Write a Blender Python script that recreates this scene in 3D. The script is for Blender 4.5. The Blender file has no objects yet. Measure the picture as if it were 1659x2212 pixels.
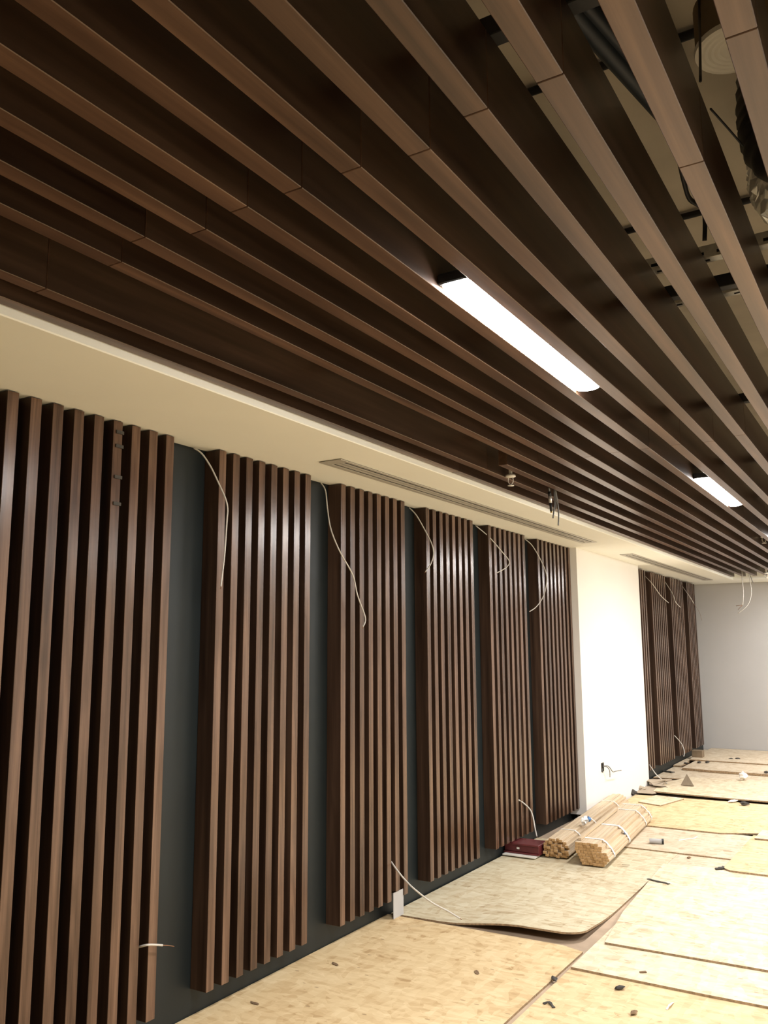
import bpy, bmesh, math, random
from mathutils import Vector, Matrix
random.seed(7)
SC = bpy.context.scene
COL = SC.collection
PI = math.pi

# ------------------------------------------------------------------ camera
W, H, F = 1659.0, 2212.0, 1842.23
YAW, PITCH, ROLL = 0.547739, 0.157203, -0.005376
CAM = Vector((3.0, 0.0, 1.68))
_f = Vector((-math.sin(YAW)*math.cos(PITCH), math.cos(YAW)*math.cos(PITCH), math.sin(PITCH)))
_r = Vector((math.cos(YAW), math.sin(YAW), 0))
_u = _r.cross(_f)
_r, _u = _r*math.cos(ROLL)+_u*math.sin(ROLL), _u*math.cos(ROLL)-_r*math.sin(ROLL)
cam_data = bpy.data.cameras.new('camera')
cam_data.sensor_fit = 'HORIZONTAL'
cam_data.sensor_width = 36.0
cam_data.lens = F/W*36.0
cam_data.clip_start = 0.02
cam_data.clip_end = 100
cam = bpy.data.objects.new('camera', cam_data)
cam.matrix_world = Matrix(((_r.x, _u.x, -_f.x, CAM.x), (_r.y, _u.y, -_f.y, CAM.y), (_r.z, _u.z, -_f.z, CAM.z), (0, 0, 0, 1)))
COL.objects.link(cam)
SC.camera = cam

# ------------------------------------------------------------------ world, exposure
wd = bpy.data.worlds.new('world'); SC.world = wd
wd.use_nodes = True
wd.node_tree.nodes['Background'].inputs[0].default_value = (0.9, 0.95, 1.0, 1)
wd.node_tree.nodes['Background'].inputs[1].default_value = 0.0
SC.view_settings.view_transform = 'Standard'
SC.view_settings.look = 'None'
SC.view_settings.gamma = 1.0
SC.view_settings.use_curve_mapping = False
SC.view_settings.exposure = 2.5
SC.cycles.max_bounces = 6
SC.cycles.diffuse_bounces = 5
SC.cycles.glossy_bounces = 3
SC.cycles.caustics_reflective = False
SC.cycles.caustics_refractive = False
SC.cycles.sample_clamp_indirect = 8.0
LAMP_STRENGTH = 42.0
LAMP_COLOR = (1.0, 0.97, 0.935)


def at(u, v, x=None, y=None, z=None):
    """where the sight line of a spot seen in the photo meets a real plane of the room"""
    d = _f + _r*((u-W/2)/F) - _u*((v-H/2)/F)
    if x is not None: t = (x-CAM.x)/d.x
    elif y is not None: t = (y-CAM.y)/d.y
    else: t = (z-CAM.z)/d.z
    return CAM + d*t

# ------------------------------------------------------------------ materials
def new_mat(name, rough=0.6, spec=0.5, metal=0.0):
    m = bpy.data.materials.new(name); m.use_nodes = True
    nt = m.node_tree; b = nt.nodes['Principled BSDF']
    b.inputs['Roughness'].default_value = rough
    b.inputs['Metallic'].default_value = metal
    b.inputs['Specular IOR Level'].default_value = spec
    return m, nt, b

def N(nt, kind, **kw):
    n = nt.nodes.new(kind)
    for k, v in kw.items(): setattr(n, k, v)
    return n

def ramp(nt, stops):
    r = N(nt, 'ShaderNodeValToRGB'); e = r.color_ramp.elements
    while len(e) > 1: e.remove(e[-1])
    e[0].position = stops[0][0]; e[0].color = (*stops[0][1], 1)
    for p, c in stops[1:]:
        q = e.new(p); q.color = (*c, 1)
    return r

def plain(name, col, rough=0.6, spec=0.5, metal=0.0, var=0.08, scale=6.0, bump=0.0, bscale=120.0):
    """one colour with a little cloudy unevenness and fine relief"""
    m, nt, b = new_mat(name, rough, spec, metal)
    tc = N(nt, 'ShaderNodeTexCoord')
    nz = N(nt, 'ShaderNodeTexNoise'); nz.inputs['Scale'].default_value = scale; nz.inputs['Detail'].default_value = 4
    nt.links.new(tc.outputs['Object'], nz.inputs['Vector'])
    lo = tuple(c*(1-var) for c in col); hi = tuple(min(1, c*(1+var)) for c in col)
    r = ramp(nt, [(0.3, lo), (0.7, hi)])
    nt.links.new(nz.outputs['Fac'], r.inputs['Fac'])
    nt.links.new(r.outputs['Color'], b.inputs['Base Color'])
    if bump:
        n2 = N(nt, 'ShaderNodeTexNoise'); n2.inputs['Scale'].default_value = bscale
        nt.links.new(tc.outputs['Object'], n2.inputs['Vector'])
        bp = N(nt, 'ShaderNodeBump'); bp.inputs['Strength'].default_value = bump; bp.inputs['Distance'].default_value = 0.002
        nt.links.new(n2.outputs['Fac'], bp.inputs['Height']); nt.links.new(bp.outputs['Normal'], b.inputs['Normal'])
    return m

def wood(name, axis, stops, rough=0.36, grain=1.0, spec=0.5, vary=0.16):
    """veneer: long fibres along `axis`, cathedral figure, every board different"""
    m, nt, b = new_mat(name, rough, spec)
    L = nt.links
    tc = N(nt, 'ShaderNodeTexCoord'); oi = N(nt, 'ShaderNodeObjectInfo')
    mul = N(nt, 'ShaderNodeVectorMath', operation='SCALE'); mul.inputs['Scale'].default_value = 37.0
    cmb = N(nt, 'ShaderNodeCombineXYZ')
    for i in range(3): L.new(oi.outputs['Random'], cmb.inputs[i])
    L.new(cmb.outputs[0], mul.inputs[0])
    add = N(nt, 'ShaderNodeVectorMath', operation='ADD')
    L.new(tc.outputs['Object'], add.inputs[0]); L.new(mul.outputs[0], add.inputs[1])
    def mapped(s_across, s_along):
        mp = N(nt, 'ShaderNodeMapping')
        sc = [s_across]*3; sc[axis] = s_along
        mp.inputs['Scale'].default_value = sc
        L.new(add.outputs[0], mp.inputs['Vector']); return mp.outputs[0]
    fine = N(nt, 'ShaderNodeTexNoise'); fine.inputs['Scale'].default_value = 1.0; fine.inputs['Detail'].default_value = 5; fine.inputs['Roughness'].default_value = .65
    L.new(mapped(260, 5.0), fine.inputs['Vector'])
    broad = N(nt, 'ShaderNodeTexNoise'); broad.inputs['Scale'].default_value = 1.0; broad.inputs['Detail'].default_value = 2
    L.new(mapped(22, 0.9), broad.inputs['Vector'])
    rings = N(nt, 'ShaderNodeTexNoise'); rings.inputs['Scale'].default_value = 1.0; rings.inputs['Detail'].default_value = 1
    L.new(mapped(11, 0.75), rings.inputs['Vector'])
    k = N(nt, 'ShaderNodeMath', operation='MULTIPLY'); k.inputs[1].default_value = 55.0
    L.new(rings.outputs['Fac'], k.inputs[0])
    sn = N(nt, 'ShaderNodeMath', operation='SINE'); L.new(k.outputs[0], sn.inputs[0])
    a1 = N(nt, 'ShaderNodeMath', operation='MULTIPLY_ADD'); L.new(sn.outputs[0], a1.inputs[0]); a1.inputs[1].default_value = 0.055*grain; L.new(broad.outputs['Fac'], a1.inputs[2])
    a2 = N(nt, 'ShaderNodeMath', operation='SUBTRACT'); L.new(fine.outputs['Fac'], a2.inputs[0]); a2.inputs[1].default_value = 0.5
    a3 = N(nt, 'ShaderNodeMath', operation='MULTIPLY_ADD'); L.new(a2.outputs[0], a3.inputs[0]); a3.inputs[1].default_value = 0.55*grain; L.new(a1.outputs[0], a3.inputs[2])
    rv = N(nt, 'ShaderNodeMath', operation='MULTIPLY_ADD'); L.new(oi.outputs['Random'], rv.inputs[0]); rv.inputs[1].default_value = vary; rv.inputs[2].default_value = -vary/2
    a4 = N(nt, 'ShaderNodeMath', operation='ADD'); L.new(a3.outputs[0], a4.inputs[0]); L.new(rv.outputs[0], a4.inputs[1])
    r = ramp(nt, stops); L.new(a4.outputs[0], r.inputs['Fac'])
    L.new(r.outputs['Color'], b.inputs['Base Color'])
    bp = N(nt, 'ShaderNodeBump'); bp.inputs['Strength'].default_value = 0.05; bp.inputs['Distance'].default_value = 0.0006
    L.new(fine.outputs['Fac'], bp.inputs['Height']); L.new(bp.outputs['Normal'], b.inputs['Normal'])
    return m

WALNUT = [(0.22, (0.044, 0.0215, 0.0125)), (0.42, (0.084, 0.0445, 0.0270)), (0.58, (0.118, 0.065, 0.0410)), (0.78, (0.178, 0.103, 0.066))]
WALNUT_SHADED = [(p, tuple(c*0.42 for c in q)) for p, q in WALNUT]   # same walnut darkened for the flanks, their shade put into the colour
M = {}
M['walnut_wall'] = wood('walnut_veneer_upright', 2, WALNUT, 0.24)
M['walnut_ceiling'] = wood('walnut_veneer_lengthwise', 1, WALNUT, 0.30, 0.4, 0.5, 0.05)
M['walnut_wall_side'] = wood('walnut_shaded_flank_upright', 2, WALNUT_SHADED, 0.4, 0.7, 0.35)
M['walnut_ceiling_side'] = wood('walnut_shaded_flank_lengthwise', 1, WALNUT_SHADED, 0.36, 0.4, 0.45, 0.05)
PINE = [(0.2, (0.45, 0.34, 0.225)), (0.5, (0.57, 0.45, 0.31)), (0.8, (0.66, 0.54, 0.39))]
M['pine'] = wood('pale_pine_strip', 1, PINE, 0.6, 0.8, 0.3)
M['pine_end'] = plain('pine_end_grain', (0.45, 0.28, 0.13), 0.8, 0.2, var=0.3, scale=40)

def osb(name, tint, seed):
    m, nt, b = new_mat(name, 0.62, 0.35)
    L = nt.links
    tc = N(nt, 'ShaderNodeTexCoord')
    big = N(nt, 'ShaderNodeTexNoise'); big.inputs['Scale'].default_value = 1.7; big.inputs['Detail'].default_value = 3
    L.new(tc.outputs['Object'], big.inputs['Vector'])
    cols = []
    for i, (ang, sx, sy) in enumerate([(0.5, 11, 30), (-0.7, 30, 10), (1.5, 14, 36)]):
        mp = N(nt, 'ShaderNodeMapping'); mp.inputs['Rotation'].default_value = (0, 0, ang); mp.inputs['Scale'].default_value = (sx, sy, 1)
        mp.inputs['Location'].default_value = (seed*3.7+i*11, seed*1.3, 0)
        warp = N(nt, 'ShaderNodeTexNoise'); warp.inputs['Scale'].default_value = 7; warp.inputs['Detail'].default_value = 2
        L.new(tc.outputs['Object'], warp.inputs['Vector'])
        mx = N(nt, 'ShaderNodeMix', data_type='VECTOR'); mx.inputs['Factor'].default_value = 0.05
        L.new(tc.outputs['Object'], mx.inputs[4]); L.new(warp.outputs['Color'], mx.inputs[5])
        L.new(mx.outputs[1], mp.inputs['Vector'])
        vo = N(nt, 'ShaderNodeTexVoronoi'); vo.inputs['Scale'].default_value = 1.0
        L.new(mp.outputs[0], vo.inputs['Vector'])
        sp = N(nt, 'ShaderNodeSeparateColor'); L.new(vo.outputs['Color'], sp.inputs[0])
        cols.append(sp)
    ad = N(nt, 'ShaderNodeMath', operation='ADD'); L.new(cols[0].outputs[0], ad.inputs[0]); L.new(cols[1].outputs[1], ad.inputs[1])
    ad2 = N(nt, 'ShaderNodeMath', operation='ADD'); L.new(ad.outputs[0], ad2.inputs[0]); L.new(cols[2].outputs[2], ad2.inputs[1])
    ad3 = N(nt, 'ShaderNodeMath', operation='MULTIPLY_ADD'); L.new(big.outputs['Fac'], ad3.inputs[0]); ad3.inputs[1].default_value = 1.1; L.new(ad2.outputs[0], ad3.inputs[2])
    dv = N(nt, 'ShaderNodeMath', operation='DIVIDE'); L.new(ad3.outputs[0], dv.inputs[0]); dv.inputs[1].default_value = 4.1
    t = tint
    r = ramp(nt, [(0.12, (0.40*t[0], 0.28*t[1], 0.155*t[2])), (0.28, (0.56*t[0], 0.43*t[1], 0.275*t[2])), (0.5, (0.66*t[0], 0.54*t[1], 0.37*t[2])), (0.8, (0.74*t[0], 0.63*t[1], 0.46*t[2]))])
    L.new(dv.outputs[0], r.inputs['Fac'])
    # sparse dark flakes
    mp = N(nt, 'ShaderNodeMapping'); mp.inputs['Rotation'].default_value = (0, 0, 0.9+seed); mp.inputs['Scale'].default_value = (9, 22, 1)
    L.new(tc.outputs['Object'], mp.inputs['Vector'])
    vf = N(nt, 'ShaderNodeTexVoronoi'); vf.inputs['Scale'].default_value = 1.0; L.new(mp.outputs[0], vf.inputs['Vector'])
    lt = N(nt, 'ShaderNodeMath', operation='LESS_THAN'); lt.inputs[1].default_value = 0.13; L.new(vf.outputs['Distance'], lt.inputs[0])
    sp = N(nt, 'ShaderNodeSeparateColor'); L.new(vf.outputs['Color'], sp.inputs[0])
    g2 = N(nt, 'ShaderNodeMath', operation='GREATER_THAN'); g2.inputs[1].default_value = 0.72; L.new(sp.outputs[0], g2.inputs[0])
    an = N(nt, 'ShaderNodeMath', operation='MULTIPLY'); L.new(lt.outputs[0], an.inputs[0]); L.new(g2.outputs[0], an.inputs[1])
    an2 = N(nt, 'ShaderNodeMath', operation='MULTIPLY'); L.new(an.outputs[0], an2.inputs[0]); an2.inputs[1].default_value = 0.55
    mx = N(nt, 'ShaderNodeMix', data_type='RGBA'); L.new(an2.outputs[0], mx.inputs[0]); L.new(r.outputs['Color'], mx.inputs[6]); mx.inputs[7].default_value = (0.2, 0.12, 0.06, 1)
    L.new(mx.outputs[2], b.inputs['Base Color'])
    bp = N(nt, 'ShaderNodeBump'); bp.inputs['Strength'].default_value = 0.25; bp.inputs['Distance'].default_value = 0.0015
    L.new(ad.outputs[0], bp.inputs['Height']); L.new(bp.outputs['Normal'], b.inputs['Normal'])
    return m
M['osb_warm'] = osb('strand_board_warm', (0.93, 0.86, 0.715), 1.0)
M['osb_pale'] = osb('strand_board_pale', (0.95, 0.98, 1.01), 2.2)
M['osb_grey'] = osb('strand_board_dusty', (0.86, 0.87, 0.92), 3.1)
M['osb_dull'] = osb('strand_board_dull', (0.84, 0.895, 0.905), 4.4)
M['osb_edge'] = plain('strand_board_edge', (0.32, 0.225, 0.135), 0.9, 0.2, var=0.35, scale=60)
M['subfloor'] = plain('dusty_subfloor', (0.42, 0.32, 0.23), 0.85, 0.2, var=0.15, scale=5)
M['green_wall'] = plain('dark_green_wall_paint', (0.0080, 0.0120, 0.0130), 0.5, 0.4, var=0.12, scale=3)
M['plaster'] = plain('cream_plaster', (0.885, 0.895, 0.84), 0.8, 0.2, var=0.015, scale=2)
M['white_wall'] = plain('white_wall_paint', (0.80, 0.78, 0.745), 0.75, 0.25, var=0.012, scale=2)
M['grey_wall'] = plain('pale_grey_wall_paint', (0.45, 0.44, 0.435), 0.8, 0.2, var=0.02, scale=2)
M['slab'] = plain('concrete_soffit', (0.6, 0.55, 0.47), 0.9, 0.2, var=0.12, scale=2.5)
M['black'] = plain('black_plastic', (0.012, 0.012, 0.013), 0.5, 0.4)
M['dark_steel'] = plain('dark_steel', (0.03, 0.03, 0.032), 0.5, 0.5, 0.6)
M['blue_steel'] = plain('blue_black_pipe_wrap', (0.012, 0.02, 0.03), 0.45, 0.5)
M['zinc'] = plain('galvanised_steel', (0.62, 0.62, 0.60), 0.4, 0.5, 0.7, var=0.2, scale=30)
M['vent_metal'] = plain('pale_anodised_metal', (0.50, 0.48, 0.43), 0.45, 0.5, 0.15, var=0.05)
M['vent_dark'] = plain('vent_slot_inside', (0.02, 0.019, 0.018), 0.9, 0.1)
M['cable'] = plain('off_white_cable_sheath', (0.54, 0.515, 0.47), 0.5, 0.4, var=0.05, scale=40)
M['grey_cable'] = plain('grey_cable_sheath', (0.16, 0.16, 0.155), 0.5, 0.4)
M['copper'] = plain('copper_core', (0.30, 0.16, 0.09), 0.4, 0.5, 0.8)
M['brass'] = plain('brass', (0.42, 0.30, 0.10), 0.35, 0.5, 0.9)
M['white_plastic'] = plain('white_enamel', (0.78, 0.76, 0.70), 0.4, 0.5)
M['strap'] = plain('white_tie', (0.80, 0.78, 0.74), 0.6, 0.3, var=0.06, scale=30)
M['blue_print'] = plain('blue_tape_print', (0.10, 0.22, 0.45), 0.6, 0.3)
M['maroon'] = plain('maroon_primer', (0.105, 0.018, 0.020), 0.45, 0.5, var=0.25, scale=12)
M['grey_pipe'] = plain('grey_pvc', (0.36, 0.35, 0.34), 0.5, 0.4)
M['dark_scrap'] = plain('dark_tape_scrap', (0.055, 0.05, 0.045), 0.8, 0.2, var=0.3, scale=30)
M['brown_scrap'] = plain('brown_wood_scrap', (0.20, 0.13, 0.075), 0.8, 0.2, var=0.3, scale=30)
M['card'] = plain('grey_brown_cardboard', (0.40, 0.33, 0.25), 0.85, 0.2, var=0.12, scale=9)
M['card_dark'] = plain('dark_brown_card', (0.22, 0.165, 0.11), 0.85, 0.2, var=0.2, scale=9)
M['foil'] = plain('crumpled_foil', (0.9, 0.9, 0.88), 0.3, 0.5, 0.75, var=0.1)
M['tape_green'] = plain('green_grey_board', (0.16, 0.16, 0.12), 0.8, 0.2)

def emit(name, col, strength):
    m = bpy.data.materials.new(name); m.use_nodes = True
    nt = m.node_tree; b = nt.nodes['Principled BSDF']
    b.inputs['Base Color'].default_value = (0.9, 0.9, 0.9, 1)
    b.inputs['Emission Color'].default_value = (*col, 1)
    b.inputs['Emission Strength'].default_value = strength
    return m
M['lamp'] = emit('lit_diffuser', LAMP_COLOR, LAMP_STRENGTH)

# ------------------------------------------------------------------ helpers
def tag(o, label=None, cat=None, group=None, kind=None):
    if label: o['label'] = label
    if cat: o['category'] = cat
    if group: o['group'] = group
    if kind: o['kind'] = kind
    return o

def mesh_obj(name, me, parent=None, loc=None):
    o = bpy.data.objects.new(name, me); COL.objects.link(o)
    if parent is not None: o.parent = parent
    if loc is not None: o.location = loc
    return o

def empty(name, loc=(0, 0, 0), rz=0.0):
    o = bpy.data.objects.new(name, None); COL.objects.link(o)
    o.empty_display_size = 0.05
    o.location = loc; o.rotation_euler = (0, 0, rz)
    return o

def finish(bm, name, mats, smooth=False):
    me = bpy.data.meshes.new(name)
    bmesh.ops.recalc_face_normals(bm, faces=bm.faces)
    bm.to_mesh(me); bm.free()
    if not isinstance(mats, (list, tuple)): mats = [mats]
    for m in mats: me.materials.append(m)
    if smooth:
        for p in me.polygons: p.use_smooth = True
    return me

def bm_box(bm, x0, x1, y0, y1, z0, z1, bevel=0.0, mi=0):
    vs = [bm.verts.new(c) for c in ((x0, y0, z0), (x1, y0, z0), (x1, y1, z0), (x0, y1, z0), (x0, y0, z1), (x1, y0, z1), (x1, y1, z1), (x0, y1, z1))]
    fs = [bm.faces.new([vs[i] for i in q]) for q in ((0, 3, 2, 1), (4, 5, 6, 7), (0, 1, 5, 4), (1, 2, 6, 5), (2, 3, 7, 6), (3, 0, 4, 7))]
    for f in fs: f.material_index = mi
    if bevel:
        es = list({e for f in fs for e in f.edges})
        r = bmesh.ops.bevel(bm, geom=es, offset=bevel, segments=1, affect='EDGES', profile=0.5)
        for f in r['faces']: f.material_index = mi
    return fs

def box_mesh(name, x0, x1, y0, y1, z0, z1, mat, bevel=0.0):
    bm = bmesh.new(); bm_box(bm, x0, x1, y0, y1, z0, z1, bevel)
    return finish(bm, name, mat)

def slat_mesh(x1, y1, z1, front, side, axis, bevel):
    """one slat: walnut faces, flanks with shade put into the colour (faces across `axis`)"""
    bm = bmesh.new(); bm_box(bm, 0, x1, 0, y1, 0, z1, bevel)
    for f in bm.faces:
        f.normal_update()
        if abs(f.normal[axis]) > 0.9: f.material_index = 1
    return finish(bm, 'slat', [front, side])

def box(name, x0, x1, y0, y1, z0, z1, mat, parent=None, bevel=0.0, origin=None):
    """a box whose origin is at its own base"""
    o = origin or ((x0+x1)/2, (y0+y1)/2, z0)
    me = box_mesh(name, x0-o[0], x1-o[0], y0-o[1], y1-o[1], z0-o[2], z1-o[2], mat, bevel)
    ob = mesh_obj(name, me, parent)
    ob.location = Vector(o) - (Vector(parent.location) if parent is not None and parent.parent is None else Vector((0, 0, 0)))
    return ob

def smooth_path(pts, sub=5):
    pts = [Vector(p) for p in pts]
    if len(pts) < 3: return pts
    out = []
    for i in range(len(pts)-1):
        p0 = pts[max(0, i-1)]; p1 = pts[i]; p2 = pts[i+1]; p3 = pts[min(len(pts)-1, i+2)]
        for k in range(sub):
            t = k/sub
            out.append(0.5*((2*p1)+(p2-p0)*t+(2*p0-5*p1+4*p2-p3)*t*t+(3*p1-p0-3*p2+p3)*t**3))
    out.append(pts[-1]); return out

def bm_tube(bm, pts, rad, sides=6, caps=True, mi=0):
    pts = [Vector(p) for p in pts]
    rings = []
    up = Vector((0.31, 0.22, 0.93))
    for i, p in enumerate(pts):
        d = (pts[min(i+1, len(pts)-1)]-pts[max(i-1, 0)]).normalized()
        a = d.cross(up)
        if a.length < 1e-4: a = d.cross(Vector((1, 0, 0)))
        a.normalize(); b = d.cross(a)
        r = rad[i] if isinstance(rad, (list, tuple)) else rad
        rings.append([bm.verts.new(p+(a*math.cos(2*PI*k/sides)+b*math.sin(2*PI*k/sides))*r) for k in range(sides)])
    for i in range(len(rings)-1):
        for k in range(sides):
            f = bm.faces.new((rings[i][k], rings[i][(k+1) % sides], rings[i+1][(k+1) % sides], rings[i+1][k])); f.material_index = mi
    if caps:
        for q in (rings[0], rings[-1][::-1]):
            f = bm.faces.new(q); f.material_index = mi

def tube(name, pts, rad, mat, parent=None, sides=6, sub=5):
    pts = smooth_path(pts, sub)
    o = pts[0].copy()
    bm = bmesh.new()
    bm_tube(bm, [p-o for p in pts], rad, sides)
    ob = mesh_obj(name, finish(bm, name, mat, True), parent)
    ob.location = o - (Vector(parent.location) if parent is not None else Vector((0, 0, 0)))
    return ob

def bm_lathe(bm, prof, seg=20, c=(0, 0, 0), mi=0):
    rings = []
    for r, z in prof:
        if r < 1e-6: rings.append([bm.verts.new((c[0], c[1], c[2]+z))])
        else: rings.append([bm.verts.new((c[0]+r*math.cos(2*PI*k/seg), c[1]+r*math.sin(2*PI*k/seg), c[2]+z)) for k in range(seg)])
    for a, b in zip(rings, rings[1:]):
        for k in range(seg):
            k2 = (k+1) % seg
            v = [a[0]] if len(a) == 1 else [a[k], a[k2]]
            v += [b[0]] if len(b) == 1 else [b[k2], b[k]]
            if len(v) > 2:
                f = bm.faces.new(v); f.material_index = mi

def copy_to(src, parent, loc):
    c = src.copy(); COL.objects.link(c); c.parent = parent; c.location = loc
    return c

# ------------------------------------------------------------------ room shell
Z_SOF, Z_SLAT, Z_SLAB = 2.675, 2.705, 3.5
X_EDGE, Y_FAR, X_RIGHT, Y_BACK = 0.745, 14.75, 6.3, -3.0
def struct(o, label, cat): return tag(o, label, cat, kind='structure')

struct(box('floor', -0.2, X_RIGHT+.2, Y_BACK-.2, Y_FAR+.2, -0.12, -0.012, M['subfloor']), 'dusty pinkish subfloor showing in the gaps between loose boards', 'floor')
struct(box('wall_left', -0.2, 0.0, Y_BACK, Y_FAR, -0.012, Z_SLAB, M['green_wall']), 'long dark green wall behind the wooden slat panels', 'wall')
struct(box('wall_far', 0.0, X_RIGHT, Y_FAR, Y_FAR+.2, -0.012, Z_SLAB, M['grey_wall']), 'plain pale grey end wall at the far end', 'wall')
struct(box('wall_right', X_RIGHT, X_RIGHT+.2, Y_BACK, Y_FAR, -0.012, Z_SLAB, M['plaster']), 'plain cream wall on the right out of view', 'wall')
struct(box('wall_back', 0.0, X_RIGHT, Y_BACK-.2, Y_BACK, -0.012, Z_SLAB, M['plaster']), 'plain cream wall behind the camera', 'wall')
ceil = struct(box('ceiling', -0.2, X_RIGHT+.2, Y_BACK-.2, Y_FAR+.2, Z_SLAB, Z_SLAB+.15, M['slab'], origin=(0, 0, Z_SLAB)), 'bare concrete ceiling above the dark wooden slats', 'ceiling')
def soffit(name, x0, x1, y0, y1, label):
    struct(box(name, x0, x1, y0, y1, Z_SOF, Z_SLAB, M['plaster'], bevel=0.004), label, 'ceiling')
soffit('ceiling_soffit', 0.0, X_EDGE, Y_BACK, Y_FAR, 'smooth cream dropped ceiling band between slat panels and ceiling slats')
soffit('ceiling_soffit', X_EDGE, X_RIGHT, 14.0, Y_FAR, 'narrow cream dropped ceiling band along the far end wall')
soffit('ceiling_soffit', 5.3, X_RIGHT, Y_BACK, 14.0, 'cream dropped ceiling band along the right wall')
soffit('ceiling_soffit', X_EDGE, 5.3, Y_BACK, -2.1, 'cream dropped ceiling band behind the camera')
# projecting white wall piece between the two slatted stretches (boarding stops short of the floor)
bm = bmesh.new()
bm_box(bm, 0.001, 0.165, 8.405, 10.74, 0.055, Z_SOF)
bm_box(bm, 0.001, 0.165, 8.60, 10.74, -0.012, 0.055)
struct(mesh_obj('wall_pier', finish(bm, 'wall_pier', M['white_wall'])), 'bright white projecting wall pier between the slatted stretches', 'wall')

# ------------------------------------------------------------------ ceiling slats (parts of the ceiling)
PITCH_C, SW, SH = 0.1589, 0.052, 0.172
Y0, Y1 = -1.95, 13.78
cuts = [1.43+3.03*k for k in range(-1, 5)]
seg_cache = {}
def ceiling_slat(x, y0, y1):
    n = round(y1-y0, 3)
    if n not in seg_cache:
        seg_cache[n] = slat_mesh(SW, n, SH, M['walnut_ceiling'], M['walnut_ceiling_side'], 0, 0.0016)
    return mesh_obj('slat', seg_cache[n], ceil, (x, y0, Z_SLAT-Z_SLAB))
SLAT_X = [0.751+PITCH_C*i for i in range(29)]
for i, x in enumerate(SLAT_X):
    off = [0, .05, .03, .045, -.02, .03, .0, -.0, .0, .02, -.04, -.06, .37, .0, .05][i % 15]
    c = [Y0]+[q+off for q in cuts]+[Y1]
    for k in range(len(c)-1):
        if i == 2 and c[k+1] < 4.7: continue
        ya = c[k]+(0.0008 if k else 0); yb = c[k+1]-(0.0008 if k < len(c)-2 else 0)
        if i == 2 and c[k] < 5: ya = 4.43
        ceiling_slat(x, ya, yb)
# dark steel carriers across the backs of the slats
for k in range(11):
    y = -1.6+1.515*k
    me = box_mesh('carrier', 0, 5.3-X_EDGE-.01, -0.02, 0.02, 0, 0.045, M['dark_steel'], 0.002)
    mesh_obj('carrier', me, ceil, (X_EDGE+.005, y, Z_SLAT+SH-Z_SLAB))
    for x in (1.9, 2.72, 4.3):
        bm = bmesh.new(); bm_tube(bm, [(0, 0, 0), (0, 0, Z_SLAB-(Z_SLAT+SH+.045))], 0.005, 6)
        mesh_obj('hanger_rod', finish(bm, 'hanger_rod', M['dark_steel'], True), ceil, (x, y, Z_SLAT+SH+.045-Z_SLAB))

# ------------------------------------------------------------------ wall slat panels
P, WS, D = 0.1042, 0.0505, 0.1
ZB, ZT = 0.116, 2.671
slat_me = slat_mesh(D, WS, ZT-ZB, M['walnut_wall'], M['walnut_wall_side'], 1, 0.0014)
def slat_panel(starts, label, zb=ZB, zt=ZT, special=None):
    pn = empty('slat_panel', (0.0005, starts[0], zb))
    tag(pn, label, 'slat panel', 'upright wooden slat panels on the green wall')
    out = []
    for k, y in enumerate(starts):
        z0 = zb
        me = slat_me
        if special and k in special:
            z0 = zb+special[k]
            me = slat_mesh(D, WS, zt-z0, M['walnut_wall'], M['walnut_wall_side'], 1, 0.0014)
        o = mesh_obj('slat', me, pn, (0, y-starts[0], z0-zb))
        if me is slat_me and abs((zt-zb)-(ZT-ZB)) > 1e-4: o.scale.z = (zt-zb)/(ZT-ZB)
        out.append(o)
    return pn, out
p1, s1 = slat_panel([2.797-P*1.0*k for k in range(13)][::-1], 'nearest slat panel of dark walnut strips at the left edge of view')
# black clips left sticking out of one slat of the nearest panel
sl = s1[-4]
for zz in (2.622, 2.559, 2.421, 2.303):
    mesh_obj('clip', box_mesh('clip', 0, 0.006, 0.012, WS+.004, 0, 0.015, M['dark_scrap'], 0.001), sl, (D+.0002, 0, zz-ZB-.008))
slat_panel([3.163+P*0.995*k for k in range(8)], 'walnut slat panel with a bent cable hanging over its first slat, second from left')
p3, s3 = slat_panel([4.252+P*0.992*k for k in range(8)], 'walnut slat panel with a cut short slat above a white metal plate', special={6: 0.045})
slat_panel([5.332+P*0.995*k for k in range(8)], 'walnut slat panel fourth from left, between the cut short slat and the maroon beam')
slat_panel([6.410+P*0.998*k for k in range(8)], 'walnut slat panel whose foot stands behind the maroon beam')
slat_panel([7.495+P*1.018*k for k in range(9)], 'walnut slat panel right against the white pier on its near side')
slat_panel([10.745+P*k for k in range(6)], 'walnut slat panel partly hidden behind the white pier', 0.15, 2.655)
slat_panel([11.60+P*k for k in range(8)], 'first full walnut slat panel beyond the white pier', 0.15, 2.655)
slat_panel([12.685+P*k for k in range(8)], 'second full walnut slat panel beyond the white pier', 0.15, 2.655)
slat_panel([13.76+P*k for k in range(6)], 'farthest walnut slat panel, narrow, against the grey end wall', 0.15, 2.655)

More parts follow.
